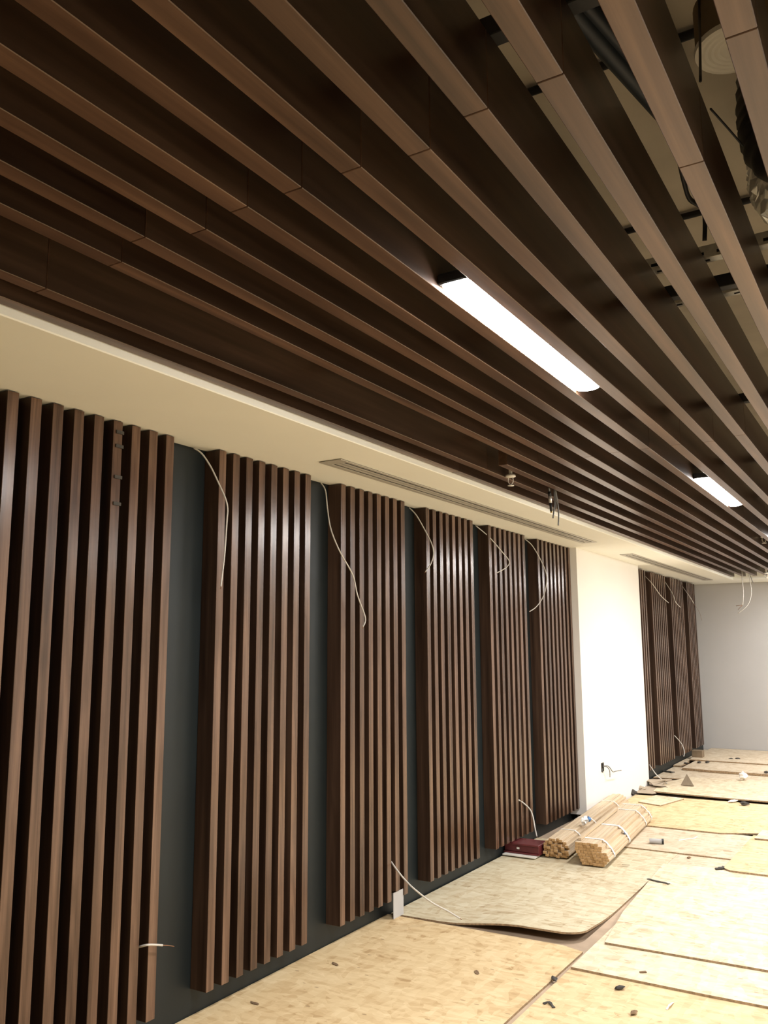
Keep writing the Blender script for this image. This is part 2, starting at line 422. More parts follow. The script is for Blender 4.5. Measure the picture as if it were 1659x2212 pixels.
# ------------------------------------------------------------------ lights
def light(y0, label, i0=7):
    y1 = y0+1.225
    xc = (SLAT_X[i0]+SW+SLAT_X[i0+1])/2; hw = (PITCH_C-SW)/2-0.001
    t = empty('linear_light', (xc, (y0+y1)/2, Z_SLAT-.009))
    tag(t, label, 'light', 'linear lights set between the ceiling slats')
    Lh = (y1-y0)/2
    # bowed diffuser with rounded ends
    bm = bmesh.new()
    ny, nx = 26, 8
    grid = []
    for j in range(ny+1):
        q = -1+2*j/ny
        y = Lh*math.copysign(1-(1-abs(q))**1.6, q)
        e = max(0.0, (abs(y)-(Lh-0.045))/0.045)
        w = hw*math.sqrt(max(0.0, 1-0.62*e*e)); dz = 0.016*math.sqrt(max(0.0, 1-e*e))
        grid.append([bm.verts.new((w*math.sin(-PI/2+PI*i/nx), y, 0.021-dz*math.cos(-PI/2+PI*i/nx))) for i in range(nx+1)])
    for j in range(ny):
        for i in range(nx):
            bm.faces.new((grid[j][i], grid[j][i+1], grid[j+1][i+1], grid[j+1][i]))
    mesh_obj('diffuser', finish(bm, 'diffuser', M['lamp'], True), t)
    mesh_obj('housing', box_mesh('housing', -hw, hw, -Lh-.004, Lh+.004, 0.0215, 0.055, M['dark_steel'], 0.004), t)
    for s in (-1, 1):
        bm = bmesh.new(); bm_tube(bm, [(0, s*0.4, .055), (0, s*0.4, Z_SLAB-.004-(Z_SLAT-.009))], 0.0025, 6)
        mesh_obj('suspension_wire', finish(bm, 'suspension_wire', M['zinc'], True), t)
    return t
light(2.085, 'long glowing linear light, nearest in view, between dark ceiling slats')
light(5.52, 'small glowing linear light farther off at the right edge')
light(8.96, 'glowing linear light out of view beside the white pier')
light(12.40, 'glowing linear light out of view near the end wall')
for yy, lab in ((2.085, 'nearest to the camera'), (5.52, 'second from the camera'), (8.96, 'third from the camera'), (12.40, 'farthest from the camera')):  # unseen second row, added to brighten the soffit and floor
    light(yy, 'added linear light of an unseen row right of the view, '+lab, 22)

# ------------------------------------------------------------------ slot diffusers in the soffit
def slot_vent(y0, y1, label):
    x0, x1 = 0.345, 0.493
    t = empty('slot_diffuser', ((x0+x1)/2, (y0+y1)/2, Z_SOF)); tag(t, label, 'air vent', 'slot air diffusers in the cream ceiling band')
    h = (x1-x0)/2; Lh = (y1-y0)/2
    mesh_obj('backing', box_mesh('backing', -h+.004, h-.004, -Lh+.004, Lh-.004, -0.0025, -0.0003, M['vent_dark']), t)
    bm = bmesh.new()
    bm_box(bm, -h, -h+.038, -Lh, Lh, -0.0075, -0.0028, 0.001)
    bm_box(bm, h-.022, h, -Lh, Lh, -0.0075, -0.0028, 0.001)
    bm_box(bm, -h+.038, h-.022, -Lh, -Lh+.075, -0.0075, -0.0028)
    bm_box(bm, -h+.038, h-.022, Lh-.075, Lh, -0.0075, -0.0028)
    mesh_obj('frame', finish(bm, 'frame', M['vent_metal']), t)
    a, b = -h+.038, h-.022; g = (b-a)
    for q in (0.20, 0.555):
        mesh_obj('bar', box_mesh('bar', a+g*(q), a+g*(q+.24), -Lh+.075, Lh-.075, -0.0075, -0.0028, M['vent_metal'], 0.001), t)
    return t
slot_vent(3.675, 8.06, 'long slot air vent in the cream ceiling above the near slat panels')
slot_vent(9.32, 13.79, 'distant slot air vent in the cream ceiling past the white pier')

# ------------------------------------------------------------------ floor boards
def sheet(label, poly, top, mat, th=0.011, bow=None, n=1):
    """loose board: outline in plan, real thickness, optional bow"""
    cx = sum(q[0] for q in poly)/len(poly); cy = sum(q[1] for q in poly)/len(poly)
    bm = bmesh.new()
    if bow is None:
        tp = [bm.verts.new((x-cx, y-cy, th)) for x, y in poly]; bt = [bm.verts.new((x-cx, y-cy, 0)) for x, y in poly]
        bm.faces.new(tp).material_index = 0; bm.faces.new(bt[::-1]).material_index = 1
        for i in range(len(poly)):
            j = (i+1) % len(poly); bm.faces.new((tp[i], bt[i], bt[j], tp[j])).material_index = 1
    else:
        # quad outline given as (x0,x1(y),y0(x),y1) grid
        nx, ny = 30, 44
        T = []; B = []
        for j in range(ny+1):
            for i in range(nx+1):
                x, y = bow['xy'](i/nx, j/ny); z = bow['z'](x, y)
                T.append(bm.verts.new((x-cx, y-cy, z+th))); B.append(bm.verts.new((x-cx, y-cy, z)))
        g = lambda A, i, j: A[j*(nx+1)+i]
        for j in range(ny):
            for i in range(nx):
                bm.faces.new((g(T, i, j), g(T, i+1, j), g(T, i+1, j+1), g(T, i, j+1))).material_index = 0
                bm.faces.new((g(B, i, j+1), g(B, i+1, j+1), g(B, i+1, j), g(B, i, j))).material_index = 1
        per = [(i, 0) for i in range(nx)]+[(nx, j) for j in range(ny)]+[(i, ny) for i in range(nx, 0, -1)]+[(0, j) for j in range(ny, 0, -1)]
        for k in range(len(per)):
            a, b = per[k], per[(k+1) % len(per)]
            bm.faces.new((g(T, *a), g(B, *a), g(B, *b), g(T, *b))).material_index = 1
    me = finish(bm, 'floor_board', [mat, M['osb_edge']])
    o = mesh_obj('floor_board', me); o.location = (cx, cy, top-th)
    tag(o, label, 'board', 'loose strand boards covering the floor')
    return o
XR = 6.2
sheet('large orange strand board at the near left, along the slat panels', [(.004, -2.9), (1.283, -2.9), (1.283, 4.0), (1.292, 4.9), (1.16, 4.945), (.004, 4.93)], 0.0, M['osb_warm'])
def b_xy(s, t):
    r = 0.15; y0 = 4.955; y = y0+t*t*(7.485-y0); x1 = 1.248-0.022*t
    if y < y0+r: x1 += -r+math.sqrt(max(0.0, r*r-(y0+r-y)**2))   # rounded near right corner
    return 0.012+s*(x1-0.012), y+0.05*s*max(0, 1-t*t*3)
def b_z(x, y):
    a = min(1, max(0, (x-0.35)/0.55)); a = a*a*(3-2*a)
    return 0.05*a*math.exp(-((y-4.955)/0.45)**2)
sheet('pale strand board with its near edge curled up off the floor, under the timber bundles', [(.012, 4.95), (1.22, 4.95), (1.22, 7.48), (.012, 7.48)], 0.0005, M['osb_dull'], bow={'xy': b_xy, 'z': b_z})
sheet('pinkish strand board at the very front right', [(1.315, -2.9), (XR, -2.9), (XR, 5.02), (1.5, 5.0), (1.315, 4.95)], 0.0, M['osb_warm'])
sheet('narrow pale strand board strip second from the front right', [(1.322, 4.615), (2.0, 4.60), (XR, 4.62), (XR, 5.62), (1.32, 5.6)], 0.0115, M['osb_pale'])
sheet('big brightly lit strand board on the right under the light', [(1.372, 5.045), (2.2, 5.055), (XR, 5.08), (XR, 7.2), (1.63, 7.09), (1.225, 7.02), (1.30, 5.66)], 0.023, M['osb_pale'])
sheet('short dusty strand board behind the brightly lit board', [(1.20, 7.05), (XR, 7.25), (XR, 7.50), (1.20, 7.50)], -0.0008, M['osb_grey'])
sheet('dusty strand board with the grey pipe offcut lying on it', [(.36, 7.49), (1.20, 7.485), (XR, 7.47), (XR, 8.46), (.36, 8.44)], 0.010, M['osb_grey'])
ra = [(1.655+.09*(1-math.cos(a)), 7.0+.09*(1-math.sin(a))) for a in (0, .4, .8, 1.2, 1.57)]
sheet('raised strand board with a rounded corner at the right edge', [(1.675, 8.36)]+ra+[(XR, 6.99), (XR, 8.36)], 0.036, M['osb_warm'], 0.013)
sheet('small pale board lying on top of the raised board at the right', [(1.71, 8.18), (3.0, 8.16), (3.0, 8.56), (1.72, 8.56)], 0.049, M['osb_pale'])
sheet('orange brown strand board crossing the floor behind the bundles', [(.20, 8.40), (1.39, 8.385), (1.75, 8.56), (XR, 8.56), (XR, 10.2), (.9, 10.06), (.20, 10.02)], 0.0215, M['osb_warm'])
sheet('small pale board scrap beside the far ends of the timber bundles', [(.36, 9.52), (.62, 9.42), (.74, 9.95), (.42, 10.03)], 0.0325, M['osb_pale'])
sheet('bright pale strand board with a dark near edge beyond the white pier', [(.33, 10.27), (1.2, 10.20), (XR, 10.33), (XR, 11.72), (1.35, 11.70), (.45, 11.56), (.27, 10.88)], 0.035, M['osb_pale'], 0.014)
sheet('dusty low strand board just past the bright far board', [(.02, 11.5), (.45, 11.57), (1.35, 11.71), (XR, 11.73), (XR, 12.6), (.02, 12.6)], 0.010, M['osb_grey'])
sheet('dusty far strand board with a thick dark near edge', [(.20, 12.33), (.6, 12.26), (XR, 12.24), (XR, 13.4), (.20, 13.4)], 0.042, M['osb_grey'], 0.03)
sheet('farthest dusty strand board in front of the grey end wall', [(.12, 13.15), (XR, 13.08), (XR, 14.74), (.12, 14.74)], 0.058, M['osb_grey'], 0.014)
sheet('thin grey strand board by the far slat panels', [(.012, 12.62), (.115, 12.62), (.115, 14.74), (.012, 14.74)], 0.03, M['osb_grey'], 0.02)

# ------------------------------------------------------------------ timber bundles
strip_w, strip_h = 0.0295, 0.0205
def bundle(name_label, a, b, rows, jitter, tie_ts, dome=None):
    a = Vector(a); b = Vector(b); d = b-a; L = d.length
    ang = math.atan2(d.y, d.x)-PI/2
    t = empty('timber_bundle', a, ang); tag(t, name_label, 'timber bundle', 'bundles of pale timber strips tied with white bands')
    bm = bmesh.new(); bm_box(bm, -strip_w/2+.0003, strip_w/2-.0003, 0, L, 0, strip_h-.0006, 0.0012)
    for f in bm.faces:
        c = f.calc_center_median()
        if c.y < 0.002 or c.y > L-.002: f.material_index = 1
    me = finish(bm, 'strip', [M['pine'], M['pine_end']])
    rnd = random.Random(int(L*1000))
    for x, z in rows:
        o = mesh_obj('strip', me, t, (x, rnd.uniform(-jitter, jitter), z))
        o.rotation_euler = (0, rnd.uniform(-.02, .02), rnd.uniform(-.0025, .0025))
    xs = [q[0] for q in rows]; zs = [q[1] for q in rows]
    # hull outline of the section for the ties
    pts = sorted({(round(x+sx*strip_w/2, 4), round(z+sz, 4)) for x, z in rows for sx in (-1, 1) for sz in (0, strip_h)})
    def half(ps):
        h = []
        for q in ps:
            while len(h) > 1 and (h[-1][0]-h[-2][0])*(q[1]-h[-2][1])-(h[-1][1]-h[-2][1])*(q[0]-h[-2][0]) <= 0: h.pop()
            h.append(q)
        return h
    hull = half(pts)[:-1]+half(pts[::-1])[:-1]
    cx = sum(q[0] for q in hull)/len(hull); cz = sum(q[1] for q in hull)/len(hull)
    for tt, wd_, knot in tie_ts:
        bm = bmesh.new(); n = len(hull)
        def ring(off, y):
            out = []
            for x, z in hull:
                v = Vector((x-cx, z-cz)); v = v*(1+off/max(v.length, .01))
                out.append(bm.verts.new((cx+v.x, y+0.012*math.sin(9*x+20*z), max(0.0006, cz+v.y))))
            return out
        r1, r2 = ring(0.0035, tt*L-wd_/2), ring(0.0035, tt*L+wd_/2)
        q1, q2 = ring(0.001, tt*L-wd_/2), ring(0.001, tt*L+wd_/2)
        for i in range(n):
            j = (i+1) % n
            for A, B in ((r1, r2), (r2, q2), (q2, q1), (q1, r1)): bm.faces.new((A[i], A[j], B[j], B[i]))
        ti = mesh_obj('tie', finish(bm, 'tie', M['strap']), t)
        if knot:
            x, z = knot
            mesh_obj('label_sticker', box_mesh('label_sticker', -.012, .012, -.03, .03, 0, .002, M['blue_print']), ti, (x, tt*L, z)).rotation_euler = (0, 0.9, 0.2)
    return t
# bundle 2: neat stack, slanted right shoulder
rows2 = []
for r in range(8):
    z = r*strip_h
    lo = -0.118+(0.010*abs(r-5) if r < 5 else 0.0); n = [6, 7, 8, 8, 8, 7, 7, 6][r]
    for k in range(n):
        rows2.append((lo+strip_w*(k+.5)+(0.0 if r < 6 else 0.004), z))
bundle('neat timber strip bundle nearest the middle of the floor, squarely stacked', (0.745, 6.72, 0.0120), (0.60, 8.60, 0.0225), rows2, 0.006, [(0.09, .028, (0.118, .06)), (0.40, .04, (0.11, .11)), (0.80, .02, None), (0.95, .02, None)])
rows1 = []
rnd = random.Random(3)
for r in range(7):
    z = r*strip_h
    hwid = 0.112*math.sqrt(max(0.12, 1-((r-2.6)/4.4)**2)); n = int(2*hwid/strip_w)
    for k in range(n): rows1.append(((k-(n-1)/2)*strip_w+rnd.uniform(-.003, .003), z))
bundle('ragged round timber strip bundle lying next to the maroon beam', (0.43, 6.83, 0.0120), (0.25, 9.16, 0.0225), rows1, 0.022, [(0.16, .016, None), (0.40, .016, None), (0.80, .016, None)])
# loose strip and tape wad between the bundles
ob = tag(box('loose_strip', -.012, .012, 0, 1.35, 0, .018, M['pine']), 'single loose pale strip lying in the groove between the two bundles', 'wood strip')
ob.location = (0.600, 7.44, 0.1825); ob.rotation_euler = (0.0056, 0, 0.077)

def scrap(name, label, cat, loc, size, mat, seed, flat=0.35, group=None):
    """crumpled little offcut"""
    rnd = random.Random(seed); bm = bmesh.new()
    bmesh.ops.create_icosphere(bm, subdivisions=2, radius=1.0)
    for v in bm.verts:
        k = 1+rnd.uniform(-.42, .35)
        v.co = Vector((v.co.x*size[0]*k, v.co.y*size[1]*(1+rnd.uniform(-.4, .3)), v.co.z*size[2]*(1+rnd.uniform(-.3, .6))))
    mz = min(v.co.z for v in bm.verts)
    for v in bm.verts: v.co.z -= mz
    o = mesh_obj(name, finish(bm, name, mat)); o.location = loc; o.rotation_euler = (0, 0, rnd.uniform(0, 6.28))
    return tag(o, label, cat, group)

def strip_scrap(name, label, cat, pts, wid, mat, th=0.0015):
    """bent ribbon of tape, card or veneer"""
    pts = smooth_path(pts, 4); o0 = pts[0].copy(); bm = bmesh.new(); rows = []
    for i, p in enumerate(pts):
        d = pts[min(i+1, len(pts)-1)]-pts[max(i-1, 0)]; d.z = 0
        s = Vector((-d.y, d.x, 0)).normalized()*wid/2*(0.75+0.25*math.sin(i*1.7))
        q = p-o0
        rows.append([bm.verts.new(q+s), bm.verts.new(q-s), bm.verts.new(q-s+Vector((0, 0, th))), bm.verts.new(q+s+Vector((0, 0, th)))])
    for a, b in zip(rows, rows[1:]):
        for k in range(4): bm.faces.new((a[k], a[(k+1) % 4], b[(k+1) % 4], b[k]))
    bm.faces.new(rows[0]); bm.faces.new(rows[-1][::-1])
    o = mesh_obj(name, finish(bm, name, mat)); o.location = o0
    return tag(o, label, cat)

w1 = at(1274, 1789, z=0.17)
scrap('tape_wad', 'crumpled white and brown tape wad stuck between the two bundles', 'tape', (0.475, 7.42, 0.158), (.03, .05, .03), M['strap'], 5)
scrap('tape_roll_end', 'blue printed bit of tape beside the white tape wad', 'tape', (0.50, 7.46, 0.185), (.016, .022, .018), M['blue_print'], 6)

# maroon steel beam: channel with flanges, and the white offcut under it
bt = empty('steel_beam', (0.16, 6.86, 0.0122)); tag(bt, 'short maroon painted steel beam against the slat panel foot', 'beam')
mesh_obj('web', box_mesh('web', -.148, .148, -.09, .09, 0.02, .075, M['maroon'], .003), bt)
mesh_obj('flange', box_mesh('flange', -.152, .150, -.105, .105, .075, .088, M['maroon'], .002), bt)
mesh_obj('flange', box_mesh('flange', -.152, .150, -.105, .105, 0.008, .02, M['maroon'], .002), bt)
mesh_obj('paint_spot', box_mesh('paint_spot', -.012, .012, -.004, 0, .03, .045, M['strap'], .001), bt, (-.03, -.09, .012))
tag(box('white_offcut', 0.02, 0.30, 6.70, 6.80, 0.0118, 0.0195, M['white_plastic']), 'thin white board offcut under the maroon beam', 'offcut')

# white plate under the cut slat
pl = empty('metal_plate', (0.06, 4.93, 0.0005)); tag(pl, 'dull white metal plate standing on the floor under the cut short slat', 'plate')
bm = bmesh.new(); bm_box(bm, 0, .003, -.075, .05, 0, .155, .0006); mesh_obj('face', finish(bm, 'face', M['grey_wall']), pl, (0.03, 0, 0))
mesh_obj('return_flange', box_mesh('return_flange', -.05, .0, 0, .003, 0, .155, M['grey_wall']), pl, (.03, .05, 0))

# grey pipe offcut with an open dark end
q = at(1425, 1826, z=0.03)
pt = empty('pipe_offcut', (1.0, 7.72, 0.0101), 0.25); tag(pt, 'short grey plastic pipe offcut with a dark open end on the boards', 'pipe')
bm = bmesh.new(); R_, r_ = .021, .017
prof = [(R_, 0), (R_, .115), (r_, .115), (r_, .01), (0, .01)]
bm_lathe(bm, prof, 20); o = mesh_obj('tube', finish(bm, 'tube', M['grey_pipe'], True), pt, (-.06, 0, R_)); o.rotation_euler = (0, PI/2, 0)
bm = bmesh.new(); bm_lathe(bm, [(R_+.0012, 0), (R_+.0012, .016), (r_-.001, .016), (r_-.001, 0), (R_+.0012, 0)], 20); o = mesh_obj('black_rim', finish(bm, 'black_rim', M['black'], True), pt, (.042, 0, R_+.0012)); o.rotation_euler = (0, PI/2, 0)

# ------------------------------------------------------------------ cables
def cable(label, px, xs, rad=0.0042, mat='cable', tail=None, group='loose cable ends along the slatted wall', **pl):
    """px: seen course; xs: distance from the wall at first and last point"""
    pts = []
    for i, (u, v) in enumerate(px):
        k = i/(len(px)-1)
        if 'y' in pl: pts.append(at(u, v, y=pl['y']))
        else: pts.append(at(u, v, x=xs[0]+(xs[1]-xs[0])*min(1, k*pl.get('fast', 2.2))))
    t = empty('cable', pts[0]); tag(t, label, 'cable', group)
    tube('sheath', pts, rad, M[mat], t, 8)
    d = (pts[-1]-pts[-2]).normalized()
    if tail: tube('core', [pts[-1]-d*.004]+[at(u, v, x=xs[1]) if 'y' not in pl else at(u, v, y=pl['y']) for u, v in tail], 0.0018, M['copper'], t)
    else: tube('core', [pts[-1]-d*.004, pts[-1]+d*.012], rad*.45, M['copper'], t)
    return t
cable('white cable hanging straight down over the second slat panel', [(419, 968), (436, 980), (455, 1008), (471, 1041), (487, 1077), (491.6, 1099), (490, 1126), (485, 1198), (480, 1242), (477, 1267)], (.03, .165))
cable('longest white cable, kinked at its end, over the third slat panel', [(693.4, 1043.5), (703, 1060), (707.5, 1100), (715, 1144), (734, 1191), (762, 1242), (772, 1285), (789, 1334), (784, 1354)], (.03, .17))
cable('short curled white cable over the fourth slat panel', [(884, 1097), (900, 1114), (922, 1153), (934, 1179), (936, 1200), (930, 1219), (919, 1235)], (.03, .17))
cable('white cable with a sharp bend back over the fifth slat panel', [(1027.6, 1135.6), (1056, 1159.5), (1085, 1192.6), (1100, 1213), (1093, 1226), (1074, 1237)], (.03, .17))
cable('white cable in a wide hook over the panel before the white pier', [(1133, 1164), (1150, 1179), (1170, 1214), (1181, 1245.6), (1175.6, 1283), (1160, 1309), (1144, 1321)], (.03, .17))
cable('straight thin cable over the first far panel past the pier', [(1393, 1244.6), (1408, 1260), (1427.5, 1287), (1444, 1302)], (.04, .2), .005)
cable('bent thin cable over the second far panel past the pier', [(1436, 1256), (1453, 1283), (1459, 1300), (1470, 1312)], (.04, .2), .005)
cable('thin cable crossing the corner by the farthest slat panel', [(1474, 1267), (1490, 1289), (1498.7, 1303.7)], (.04, .2), .005, tail=[(1511, 1323), (1516, 1340.5)])
cable('short white cable stub poking out low on the nearest panel', [(299.4, 2046), (308, 2043.5), (320, 2041), (335, 2041), (350.7, 2042)], (.085, .135), .0048, tail=[(364, 2042.5), (376, 2044.6)])
cable('white cable arching from the cut slat down to the floor', [(845, 1861.5), (857.6, 1879.5), (877, 1903), (898, 1923), (932.5, 1949.5), (967, 1968), (993.5, 1984)], (.085, .49), .0052, fast=1.0)
cable('white cable rising in an arc by the maroon beam', [(1120, 1728), (1131.6, 1735.6), (1145, 1749), (1151.5, 1766), (1155, 1786), (1159.5, 1807)], (.085, .2), .006, fast=1.0)
cable('small looping white cable low on the far panels', [(1457, 1589), (1467, 1600), (1474, 1610), (1478, 1623.5), (1477, 1634)], (.085, .22), .006, fast=1.0)
cable('white cable leaning from the far corner of the pier to the floor', [(1402.7, 1652), (1420, 1675.7), (1448, 1698)], (.13, .37), .0065, fast=1.0)
# hanging ceiling bundle with a connector
hb = at(1196, 1060, x=1.04)
t = empty('cable_drop', hb); tag(t, 'grey cables and a metal connector dangling from the ceiling slats', 'cable')
tube('grey_cable', [at(1200, 1052, x=1.04), at(1201, 1064, x=1.04), at(1204, 1084, x=1.04), at(1206.7, 1108, x=1.04), at(1206, 1135, x=1.04)], .0048, M['grey_cable'], t, 8)
tube('grey_cable', [at(1197, 1050, x=1.035), at(1197, 1062, x=1.035), at(1197.6, 1090, x=1.035), at(1194.6, 1119, x=1.035)], .0048, M['grey_cable'], t, 8)
tube('grey_cable', [at(1199, 1050, x=1.05), at(1200, 1070, x=1.05), at(1200.5, 1100, x=1.05)], .0042, M['grey_cable'], t, 8)
for nm, va, vb, r, m in (('cable_neck', 1050, 1062, .006, 'grey_cable'), ('black_sleeve', 1062, 1072, .011, 'black'), ('connector', 1072, 1086, .011, 'zinc'), ('braid', 1086, 1104, .009, 'dark_steel'), ('brass_tip', 1104, 1108, .007, 'brass')):
    k = lambda v: at(1186.5+(v-1060)*.1, v, x=1.04)
    tube(nm, [k(va), k(vb)], r, M[m], t, 10)
# far drops
t = empty('cable_drop', at(1602.5, 1234, y=13.3)); tag(t, 'thin pale wire with a split end hanging before the grey end wall', 'cable', 'thin wires hanging at the far end')
tube('sheath', [at(u, v, y=13.3) for u, v in ((1602.5, 1230), (1603.5, 1255), (1605.7, 1283), (1604, 1308))], .0062, M['cable'], t)
tube('core', [at(u, v, y=13.3) for u, v in ((1604, 1307), (1590, 1309))], .004, M['copper'], t)
tube('core', [at(u, v, y=13.3) for u, v in ((1604, 1307), (1594, 1317))], .003, M['copper'], t)
t = empty('cable_drop', at(1617, 1238, y=13.35)); tag(t, 'thin pale wire curving left, right of the split wire', 'cable', 'thin wires hanging at the far end')
tube('sheath', [at(u, v, y=13.35) for u, v in ((1616, 1232), (1620, 1255), (1623, 1282), (1615, 1307), (1594, 1325))], .0055, M['cable'], t)
t = empty('cable_drop', at(1621, 1240, y=13.35)); tag(t, 'very short dark wire end at the far ceiling slats', 'cable', 'thin wires hanging at the far end')
tube('sheath', [at(u, v, y=13.38) for u, v in ((1618, 1236), (1623, 1250), (1627, 1259))], .005, M['grey_cable'], t)

# socket box with loose wires on the pier
sb = empty('socket_box', (0.165, 8.952, 0.40)); tag(sb, 'black open socket box with loose grey wires on the white pier', 'socket box')
bm = bmesh.new()
bm_box(bm, 0, .006, -.036, -.028, 0, .088); bm_box(bm, 0, .006, .028, .036, 0, .088); bm_box(bm, 0, .006, -.028, .028, 0, .008); bm_box(bm, 0, .006, -.028, .028, .08, .088)
mesh_obj('rim', finish(bm, 'rim', M['black']), sb, (.0004, 0, 0))
mesh_obj('box_back', box_mesh('box_back', .0004, .0022, -.028, .028, .008, .08, M['vent_dark']), sb)
tube('wire', [at(1302.5, 1655, x=.168), at(1312, 1654.5, x=.20), at(1317, 1658, x=.22), at(1323.6, 1667, x=.23), at(1330, 1666, x=.235), at(1342, 1664, x=.24)], .0045, M['grey_cable'], sb)
tube('wire', [at(1302.5, 1656, x=.168), at(1308, 1655.5, x=.19), at(1313.6, 1659, x=.21), at(1317, 1666, x=.21), at(1317.6, 1679, x=.21)], .0045, M['grey_cable'], sb)
tube('wire', [at(1301.5, 1660, x=.168), at(1302, 1669, x=.175)], .004, M['grey_cable'], sb)

# ------------------------------------------------------------------ sprinklers
def sprinkler(loc, label, s=1.0):
    t = empty('sprinkler', loc); tag(t, label, 'sprinkler', 'fire sprinklers between the ceiling slats')
    bm = bmesh.new(); bm_lathe(bm, [(0, .016*s), (.016*s, .016*s), (.030*s, .010*s), (.031*s, 0), (.022*s, -.004*s), (.010*s, -.006*s), (0, -.006*s)], 20); mesh_obj('escutcheon', finish(bm, 'escutcheon', M['white_plastic'], True), t)
    for q in (-1, 1):
        tube_pts = [Vector((q*.013*s, 0, -.004*s)), Vector((q*.016*s, 0, -.02*s)), Vector((q*.014*s, 0, -.036*s)), Vector((q*.004*s, 0, -.047*s))]
        bm = bmesh.new(); bm_tube(bm, smooth_path(tube_pts, 4), .0026*s, 6); mesh_obj('frame_arm', finish(bm, 'frame_arm', M['white_plastic'], True), t)
    bm = bmesh.new(); bm_lathe(bm, [(0, -.044*s), (.006*s, -.046*s), (.006*s, -.052*s), (.019*s, -.053*s), (.020*s, -.056*s), (0, -.057*s)], 16); mesh_obj('deflector', finish(bm, 'deflector', M['white_plastic'], True), t)
    bm = bmesh.new(); bm_tube(bm, [(0, 0, .015*s), (0, 0, Z_SLAB-loc[2])], .011, 8); mesh_obj('drop_pipe', finish(bm, 'drop_pipe', M['white_plastic'], True), t)
c = at(1103, 1030, x=1.005); sprinkler((c.x, c.y, c.z), 'white fire sprinkler where a ceiling slat is missing', 1.0)
c = at(1650, 1160, x=1.80); sprinkler((c.x, c.y, c.z), 'bright white fire sprinkler at the right edge by the small light', 1.15)
c = at(1655, 1239, x=1.327); sprinkler((c.x, c.y, c.z), 'far white fire sprinkler near the end wall', 1.15)

# ------------------------------------------------------------------ things above the slats
def plenum(o, label, cat): return tag(o, label, cat)
c = at(1590, 105, z=3.2)
t = empty('ceiling_speaker', (c.x, c.y, 3.2)); tag(t, 'round cream perforated speaker glimpsed above the slats at top right', 'speaker')
bm = bmesh.new(); bm_lathe(bm, [(0, 0)]+[(.008+.0075*k, -.0015*(k % 2)) for k in range(12)]+[(.1, 0), (.102, .012), (.098, .014)], 40); mesh_obj('grille', finish(bm, 'grille', M['white_plastic'], False), t)
bm = bmesh.new(); bm_lathe(bm, [(.098, .0145), (.098, .13), (.05, .17), (0, .17)], 32); mesh_obj('can', finish(bm, 'can', M['card_dark'], True), t)
bm = bmesh.new(); bm_tube(bm, [(0, 0, .17), (0, 0, Z_SLAB-3.2)], .006, 6); mesh_obj('rod', finish(bm, 'rod', M['dark_steel'], True), t)
# insulated dark flexible duct and crumpled foil duct
def duct(name, label, pts, rad, mat, rib, jit, seed, sides=28):
    rnd = random.Random(seed); pts = smooth_path(pts, 22); o0 = pts[0].copy(); bm = bmesh.new()
    rads = [rad*(1+rib*math.sin(i*1.4)) for i in range(len(pts))]
    bm_tube(bm, [p-o0 for p in pts], rads, sides)
    for v in bm.verts: v.co += Vector((rnd.uniform(-1, 1), rnd.uniform(-1, 1), rnd.uniform(-1, 1)))*jit
    o = mesh_obj(name, finish(bm, name, mat, jit < .003)); o.location = o0
    return tag(o, label, 'duct')
duct('foil_duct', 'shiny crumpled foil duct at the right edge above the slats', [(2.775, 3.0, 3.36), (2.77, 2.97, 3.26), (2.79, 2.95, 3.15), (2.95, 2.95, 3.11), (3.4, 3.0, 3.12), (4.2, 3.0, 3.15)], 0.105, M['foil'], 0.05, 0.009, 4)
duct('flexible_duct', 'dark insulated flexible duct beside the foil duct', [(2.80, 2.62, 3.45), (2.785, 2.59, 3.25), (2.82, 2.56, 3.10), (3.0, 2.53, 3.06), (3.6, 2.45, 3.1)], 0.10, M['dark_steel'], 0.03, 0.002, 9)
# wrapped pipes crossing at top
for dx, r, lab in ((0.0, .035, 'dark blue wrapped pipe above the slats, nearer the centre'), (0.13, .028, 'dark blue wrapped pipe above the slats, thinner one')):
    a = at(1232+dx*250, 8-dx*60, z=3.28); b = at(1372+dx*120, 168-dx*200, z=3.28); d = (b-a).normalized()
    o = tube('wrapped_pipe', [a-d*1.2, a, b, b+d*.4], r, M['blue_steel'], None, 12, 2); tag(o, lab, 'pipe')
# slotted strut and its cross beam
def strut(y, x0, x1, z, label):
    t = empty('slotted_strut', ((x0+x1)/2, y, z)); tag(t, label, 'strut', 'slotted metal struts above the slats')
    h = (x1-x0)/2
    mesh_obj('channel', box_mesh('channel', -h, h, -.02, .02, 0, .045, M['zinc'], .002), t)
    k = -h+.04
    while k < h-.06:
        mesh_obj('slot', box_mesh('slot', k, k+.03, -.0215, -.0201, .012, .022, M['vent_dark']), t)
        mesh_obj('slot', box_mesh('slot', k+.015, k+.045, -.006, .004, -.0015, -.0001, M['vent_dark']), t)
        k += .07
strut(2.81, 1.9, 3.4, 2.93, 'pale slotted metal strut seen between slats at right')
strut(3.14, 2.3, 3.4, 2.93, 'second pale slotted metal strut farther behind the first')
for u, v, lab in ((1325, 147, 'thin dark conduit under the concrete near the top'), (1508, 470, 'thin dark conduit under the concrete farther along')):
    c = at(u, v, z=3.46)
    o = tube('conduit', [(1.0, c.y, 3.48), (5.0, c.y, 3.48)], .014, M['dark_steel'], None, 8); tag(o, lab, 'conduit')
tag(tube('hanging_wire', [at(1513, 175, z=2.9), at(1512, 90, z=3.1), at(1510, 10, z=3.3), Vector((2.70, 2.0, 3.495))], .0035, M['dark_steel']), 'thin dark wire hanging straight down at top right', 'wire')
